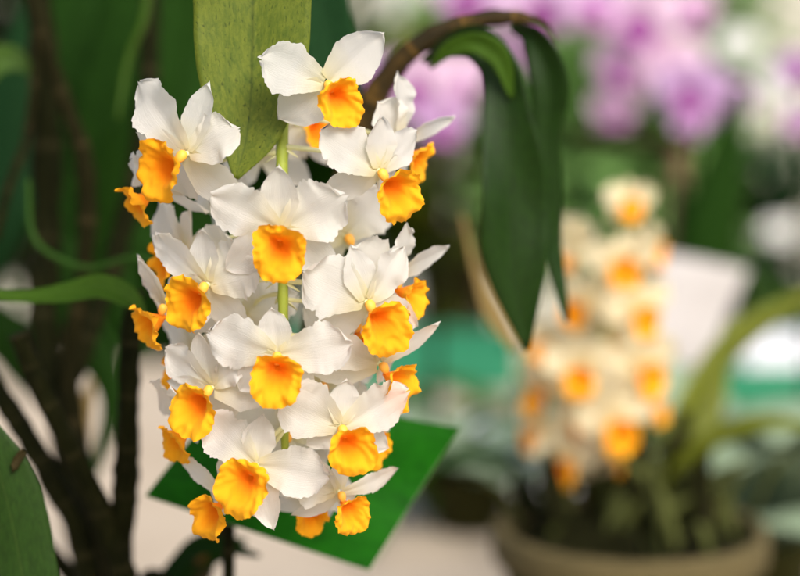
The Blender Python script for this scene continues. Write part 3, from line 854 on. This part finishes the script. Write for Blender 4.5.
# stout green pseudobulbs rising from the moss
for i, (a, b, w) in enumerate([((560, 520), (548, 450), 12), ((600, 525), (592, 430), 13), ((640, 525), (640, 420), 14), ((675, 520), (684, 410), 13), ((700, 520), (706, 440), 11), ((530, 515), (520, 470), 10)]):
    dd = DP + (.02 if i % 2 else -.02)
    g = tube([P(a[0], a[1], dd), P((a[0] + b[0]) / 2 - 3, (a[1] + b[1]) / 2, dd), P(b[0], b[1], dd)], [w * .8 * dd / F, w * dd / F, w * .45 * dd / F], 12, 8, lump=.15, nodes=3, seed=i)
    mesh('cane', g[0], g[1], M['cane_dark' if i % 2 else 'moss'], pot2, None, g[2])
rt = random.Random(88)
tv = []
for k in range(46):
    a_ = rt.uniform(0, 6.283)
    rr = r0 * rt.uniform(.1, .82)
    b0 = V((pc.x + math.cos(a_) * rr, pc.y + math.sin(a_) * rr, BENCH_Z + H - .012))
    dx = V((rt.uniform(-.03, .03), rt.uniform(-.02, .02), rt.uniform(.03, .085)))
    tv.append(ribbon([b0, b0 + dx * .6, b0 + dx + V((dx.x * .6, dx.y * .6, -.004))], [.002, rt.uniform(.003, .007), .0006], V((math.cos(a_ * 3), math.sin(a_ * 3), 0)), nu=8, nv=2, seed=k))
gg = merge(tv)
tf = mesh('grass_tuft', gg[0], gg[1], M['leaf_tuft'], pot2, None, gg[2])
leaf_px(pot2, [(650, 515, 1.24), (668, 450, 1.26), (700, 390, 1.28), (745, 335, 1.30), (830, 285, 1.33)], [7, 12, 17, 17, 6], 'leaf_olive', RT * .6 - UP * .5 + FWD * .5, .25, .1, 51)
leaf_px(pot2, [(655, 515, 1.20), (676, 470, 1.19), (716, 440, 1.18), (766, 424, 1.17), (830, 432, 1.16)], [6, 10, 13, 12, 5], 'leaf_olive', UP * .6 + FWD * .8, .25, .1, 52)
leaf_px(pot2, [(690, 510, 1.27), (700, 450, 1.28), (712, 390, 1.29), (730, 320, 1.30)], [8, 14, 15, 4], 'leaf_olive', RT, .25, .1, 53)
leaf_px(pot2, [(545, 510, 1.27), (520, 470, 1.28), (470, 450, 1.28), (430, 470, 1.27)], [6, 10, 12, 3], 'leaf_dark', UP * .6 + FWD * .8, .25, .1, 54)
sp2 = [P(622, 525, 1.23), P(606, 440, 1.235), P(604, 350, 1.235), P(618, 260, 1.23), P(634, 196, 1.225)]
g = tube(sp2, [.0030, .0026, .0023, .0018, .0012], 10, 10, lump=.1)
mesh('stalk', g[0], g[1], M['stalk'], pot2, None, g[2])
STK2 = [crom(sp2, i / 160) for i in range(161)]
F2 = [((632, 207), 1.215, 10, 0, 0, .70), ((624, 273), 1.195, 5, 12, 0, .92), ((658, 256), 1.235, 60, 10, -15, .80), ((645, 320), 1.195, 25, 14, -10, .98),
      ((574, 313), 1.205, -40, 12, 18, .90), ((604, 322), 1.24, -10, 10, 5, .85), ((580, 379), 1.185, -12, 12, 4, 1.0), ((650, 378), 1.195, 30, 14, -14, 1.0), ((536, 400), 1.215, -50, 14, 18, .95),
      ((612, 352), 1.235, 10, 10, 5, .85), ((620, 436), 1.185, 15, 16, -5, 1.1), ((530, 442), 1.22, -50, 18, 14, .82), ((562, 470), 1.205, -25, 20, 10, .85), ((602, 412), 1.225, 0, 10, 6, .92),
      ((542, 352), 1.235, -30, 14, 22, .80), ((572, 238), 1.235, -20, 10, 20, .55), ((626, 466), 1.20, 25, 20, -5, .7), ((590, 340), 1.225, -20, 8, 12, .85), ((660, 412), 1.23, 50, 12, -12, .78), ((583, 432), 1.21, -10, 20, 6, .85), ((566, 262), 1.24, -20, 15, 10, .55)]
for i, (lip, d, yw, pt, rl, s) in enumerate(F2):
    if i in (5, 17): continue
    s *= .94
    flower(pot2, lip, d, yw, pt, rl, s, STK2, seed=100 + i, pm='petal_cream', detail=.5, lip_on=i not in (5, 13, 15, 17), lipk=dict(R=1.10), rise=-.012)

# grey label on a stake
lab = empty('plant_label', V((P(686, 350, 1.553).x, P(686, 350, 1.553).y, BENCH_Z)))
tag(lab, 'pale grey label card tilted to the right of the second flower spike', 'label')
q = [P(657, 252, 1.56), P(748, 270, 1.57), P(706, 368, 1.55), P(650, 358, 1.54)]
n2 = (q[1] - q[0]).cross(q[3] - q[0]).normalized()
if n2.dot(FWD) > 0: n2 = -n2
g = slab(q, n2, .0015)
mesh('card_face', g[0], g[1], M['card_grey'], lab, smooth=False)
s0 = P(686, 350, 1.553) - n2 * .007
s1 = V((s0.x - .005, s0.y, BENCH_Z + .002))
g = tube([s0, s0.lerp(s1, .5), s1], [.003] * 3, 8, 5)
mesh('stake', g[0], g[1], M['stake'], lab, None)

# ------------------------------------------------------------------ low grey-green plants on the bench
def rosette(c, r, n, mat, label, seed, w=.28, up=.75, group=None):
    rg = random.Random(seed)
    root = empty('sage_plant', V((c.x, c.y, BENCH_Z)))
    tag(root, label, 'plant', group)
    g = lathe(V((c.x, c.y, BENCH_Z)), [(.030, .001), (.036, .045), (.041, .046), (.041, .058), (.036, .058), (.034, .048), (.002, .050)], 28)
    mesh('pot', g[0], g[1], M['pot_body'], root)
    b = V((c.x, c.y, BENCH_Z + .05))
    for k in range(n):
        a = 2 * math.pi * (k * .382 + rg.uniform(-.03, .03))
        d = V((math.cos(a), math.sin(a), 0))
        L = r * rg.uniform(.7, 1.1)
        u = up * rg.uniform(.4, 1.4)
        path = [b, b + d * L * .35 + V((0, 0, L * u * .6)), b + d * L * .75 + V((0, 0, L * u * .95)), b + d * L + V((0, 0, L * u * .8))]
        g = ribbon(path, [L * .05, L * w * .8, L * w, L * .02], d.cross(V((0, 0, 1))), fold=.2, nu=14, nv=6, wave=.3, seed=seed + k)
        mesh('leaf', g[0], g[1], M[mat], root, None, g[2])
    return root
rosette(P(470, 560, 1.74), .115, 15, 'leaf_sage', 'grey green leafy plant on the cream bench left of the tan rimmed pot', 61, up=.45)
rosette(P(768, 600, 1.50), .16, 17, 'leaf_sage', 'pale sage leafy plant at the right edge beside the tan rimmed pot', 62, .30)

# white and teal trays on the bench
def tray(name, c, sx, sy, sz, mat, label):
    t = empty(name, V((c.x, c.y, BENCH_Z)))
    tag(t, label, 'tray')
    th = .006
    z0 = BENCH_Z + .001
    g = box(V((c.x, c.y, z0 + th / 2)), sx, sy, th)
    mesh('base', g[0], g[1], M[mat], t, smooth=False)
    for sgn in (-1, 1):
        g = box(V((c.x, c.y + sgn * (sy / 2 - th / 2), z0 + th + sz / 2)), sx, th, sz)
        mesh('side', g[0], g[1], M[mat], t, smooth=False)
        g = box(V((c.x + sgn * (sx / 2 - th / 2), c.y, z0 + th + sz / 2)), th, sy - 2 * th - .001, sz)
        mesh('side', g[0], g[1], M[mat], t, smooth=False)
    return t
tray('white_tray', P(468, 448, 2.02) * 1, .22, .30, .012, 'white_plastic', 'shallow white tray lying on the bench left of the second orchid')
tray('teal_tray', P(400, 385, 2.44), .30, .12, .055, 'teal', 'long teal green tray on the far edge of the bench')
tray('teal_tray', P(800, 430, 2.20), .24, .14, .045, 'teal', 'teal green tray at the right edge below the white box')
wb = empty('white_box', V((P(778, 395, 2.44).x, P(778, 395, 2.44).y, BENCH_Z)))
tag(wb, 'small white box with a lid standing on the bench at the right', 'box')
c = P(778, 395, 2.44)
g = box(V((c.x, c.y, BENCH_Z + .026)), .105, .09, .05)
mesh('body', g[0], g[1], M['white_plastic'], wb, smooth=False)
g = box(V((c.x, c.y, BENCH_Z + .058)), .112, .096, .012)
mesh('lid', g[0], g[1], M['white_plastic'], wb, smooth=False)

# ------------------------------------------------------------------ pink and violet orchids beyond
def far_spray(name, label, base, pts, flowers, mat, seed, lip='magenta_lip', group='pink and violet orchids in the background', cat='orchid', size=1.0, base_z=None):
    bz = BENCH_Z if base_z is None else base_z
    root = empty(name, V((base.x, base.y, bz)))
    tag(root, label, cat, group)
    g = tube([V((base.x, base.y, bz))] + pts, [.004] + [.003] * len(pts), 8, 8)
    mesh('stem', g[0], g[1], M['cane_dark'], root, None, g[2])
    for k in range(4):
        a = k * 1.7 + seed
        d = V((math.cos(a), math.sin(a), 0))
        b = V((base.x, base.y, bz + .002))
        g = ribbon([b, b + d * .05 + V((0, 0, .06)), b + d * .13 + V((0, 0, .07)), b + d * .2 + V((0, 0, .02))], [.008, .018, .018, .002], d.cross(V((0, 0, 1))), nu=12, nv=6, seed=k)
        mesh('leaf', g[0], g[1], M['leaf_mid'], root, None, g[2])
    for i, (px, py, d, s, yw) in enumerate(flowers):
        Rm = CAMR @ Matrix.Rotation(R(yw), 3, 'Z') @ Matrix.Rotation(R(8), 3, 'X')
        O = P(px, py, d)
        f = mesh('flower', *column_geo(O, Rm, s * 1.4), M[lip], root, O)
        for j, (kd, ang, L, W, sw, bd) in enumerate(DEF):
            g = petal_geo(O, Rm, ang, L * s, W * s * 1.05, sw, bd, kind=kd, ruffle=.2, seed=seed + i * 5 + j, nu=12, nv=8)
            mesh(kd, g[0], g[1], M[mat], f, O, g[2])
        if lip:
            g = lip_geo(O, Rm, s * 1.0, seed + i, nr=8, na=24)
            mesh('lip', g[0], g[1], M[lip], f, O, g[2])
        # stalklet down to the stem
        q = min(pts, key=lambda v: (v - O).length)
        g = tube([O + Rm @ V((0, .003, 0)), O.lerp(q, .5) + V((0, .01, .006)), q], [.0016] * 3, 6, 5)
        mesh('pedicel', g[0], g[1], M['cane_dark'], f, O, g[2])
    return root
def stemP(*a): return [P(*x) for x in a]
def foot(px, d): 
    p = P(px, 400, d); return V((p.x, p.y, BENCH_Z))
far_spray('pink_orchid', 'pale lilac orchid seen under the arching cane', foot(430, 1.9), stemP((440, 250, 1.9), (445, 120, 1.9), (420, 60, 1.9)),
          [(420, 85, 1.88, 1.5, -10), (455, 80, 1.9, 1.3, 20), (385, 100, 1.92, 1.2, -30)], 'pale_pink', 3)
far_spray('violet_orchid', 'lilac violet orchid low between the white flower tips and the drooping leaf', foot(438, 1.75), stemP((436, 250, 1.75), (438, 140, 1.75)),
          [(442, 124, 1.73, 1.0, 10), (368, 78, 1.75, .9, -15)], 'violet', 9)
far_spray('pink_orchid', 'bright pink orchid at the top above the arching cane', foot(520, 2.0), stemP((540, 250, 2.0), (545, 100, 2.0), (520, 0, 2.0)),
          [(470, -6, 1.98, 1.6, -10), (540, 6, 2.0, 1.6, 10), (590, 6, 1.97, 1.3, 20), (505, 55, 2.02, 1.0, 0)], 'pink', 15)
far_spray('pink_orchid', 'tall pale pink orchid at the top right of centre', foot(640, 2.0), stemP((650, 300, 2.0), (655, 140, 2.0), (645, 10, 2.0)),
          [(640, 20, 1.98, 1.7, -10), (668, 70, 2.0, 1.7, 10), (625, 66, 2.0, 1.4, -20), (690, 10, 2.02, 1.2, 15), (615, 110, 2.02, 1.0, 0)], 'pale_pink', 21)
far_spray('violet_orchid', 'lilac violet orchid above the dark strap leaved plant at upper right', foot(700, 1.8), stemP((692, 300, 1.8), (694, 180, 1.8), (705, 90, 1.8)),
          [(690, 92, 1.78, 1.3, -10), (728, 104, 1.8, 1.1, 20), (690, 128, 1.77, .6, 0)], 'violet', 27)
far_spray('violet_orchid', 'small violet orchid cut by the right edge of the view', foot(810, 1.8), stemP((806, 300, 1.8), (802, 180, 1.8), (800, 110, 1.8)),
          [(800, 70, 1.8, .9, -10), (800, 124, 1.8, .7, 10)], 'violet', 33)
# white blossoms added far off to stand in for round bright highlights
far_spray('highlight_orchid', 'round white bloom added as a bright highlight at the upper right', foot(738, 2.6), stemP((742, 250, 2.6), (740, 120, 2.6)),
          [(738, 45, 2.6, 1.05, 0), (738, 112, 2.62, .8, 10)], 'highlight_bloom', 41, lip='highlight_bloom', group='white blooms added as background highlights')
far_spray('highlight_orchid', 'white bloom added as a highlight against the pale wall at the right edge', foot(790, 2.7), stemP((790, 330, 2.7), (786, 180, 2.7)),
          [(786, 84, 2.7, 1.4, 0), (780, 232, 2.65, .85, 0)], 'highlight_bloom', 47, lip='highlight_bloom', group='white blooms added as background highlights')

# dark upright strap leaves and a brown stake with its cross stick
st = empty('strap_plant', V((foot(715, 1.62).x, foot(715, 1.62).y, BENCH_Z)))
tag(st, 'dark strap leaved plant standing behind the grey label', 'plant')
leaf_px(st, [(680, 470, 1.62), (698, 330, 1.62), (714, 220, 1.61), (740, 88, 1.60)], [12, 26, 26, 7], 'leaf_dark', RT, .25, .08, 71)
leaf_px(st, [(688, 470, 1.62), (694, 330, 1.64), (690, 240, 1.65), (680, 180, 1.66)], [10, 16, 15, 3], 'leaf_dark', RT, .25, .08, 72)
tr = empty('trellis_stake', V((foot(674, 1.7).x, foot(674, 1.7).y, BENCH_Z)))
tag(tr, 'brown stake with a dark cross stick above the second flower spike', 'stake')
f0 = foot(676, 1.7)
g = tube([f0, P(676, 300, 1.7), P(678, 140, 1.7)], [.009, .009, .008], 10, 6, lump=.2)
mesh('post', g[0], g[1], M['stake'], tr)
g = tube([P(570, 134, 1.69), P(630, 141, 1.69), P(690, 140, 1.69)], [.006] * 3, 8, 6, lump=.3)
mesh('cross_stick', g[0], g[1], M['cane_dark'], tr)
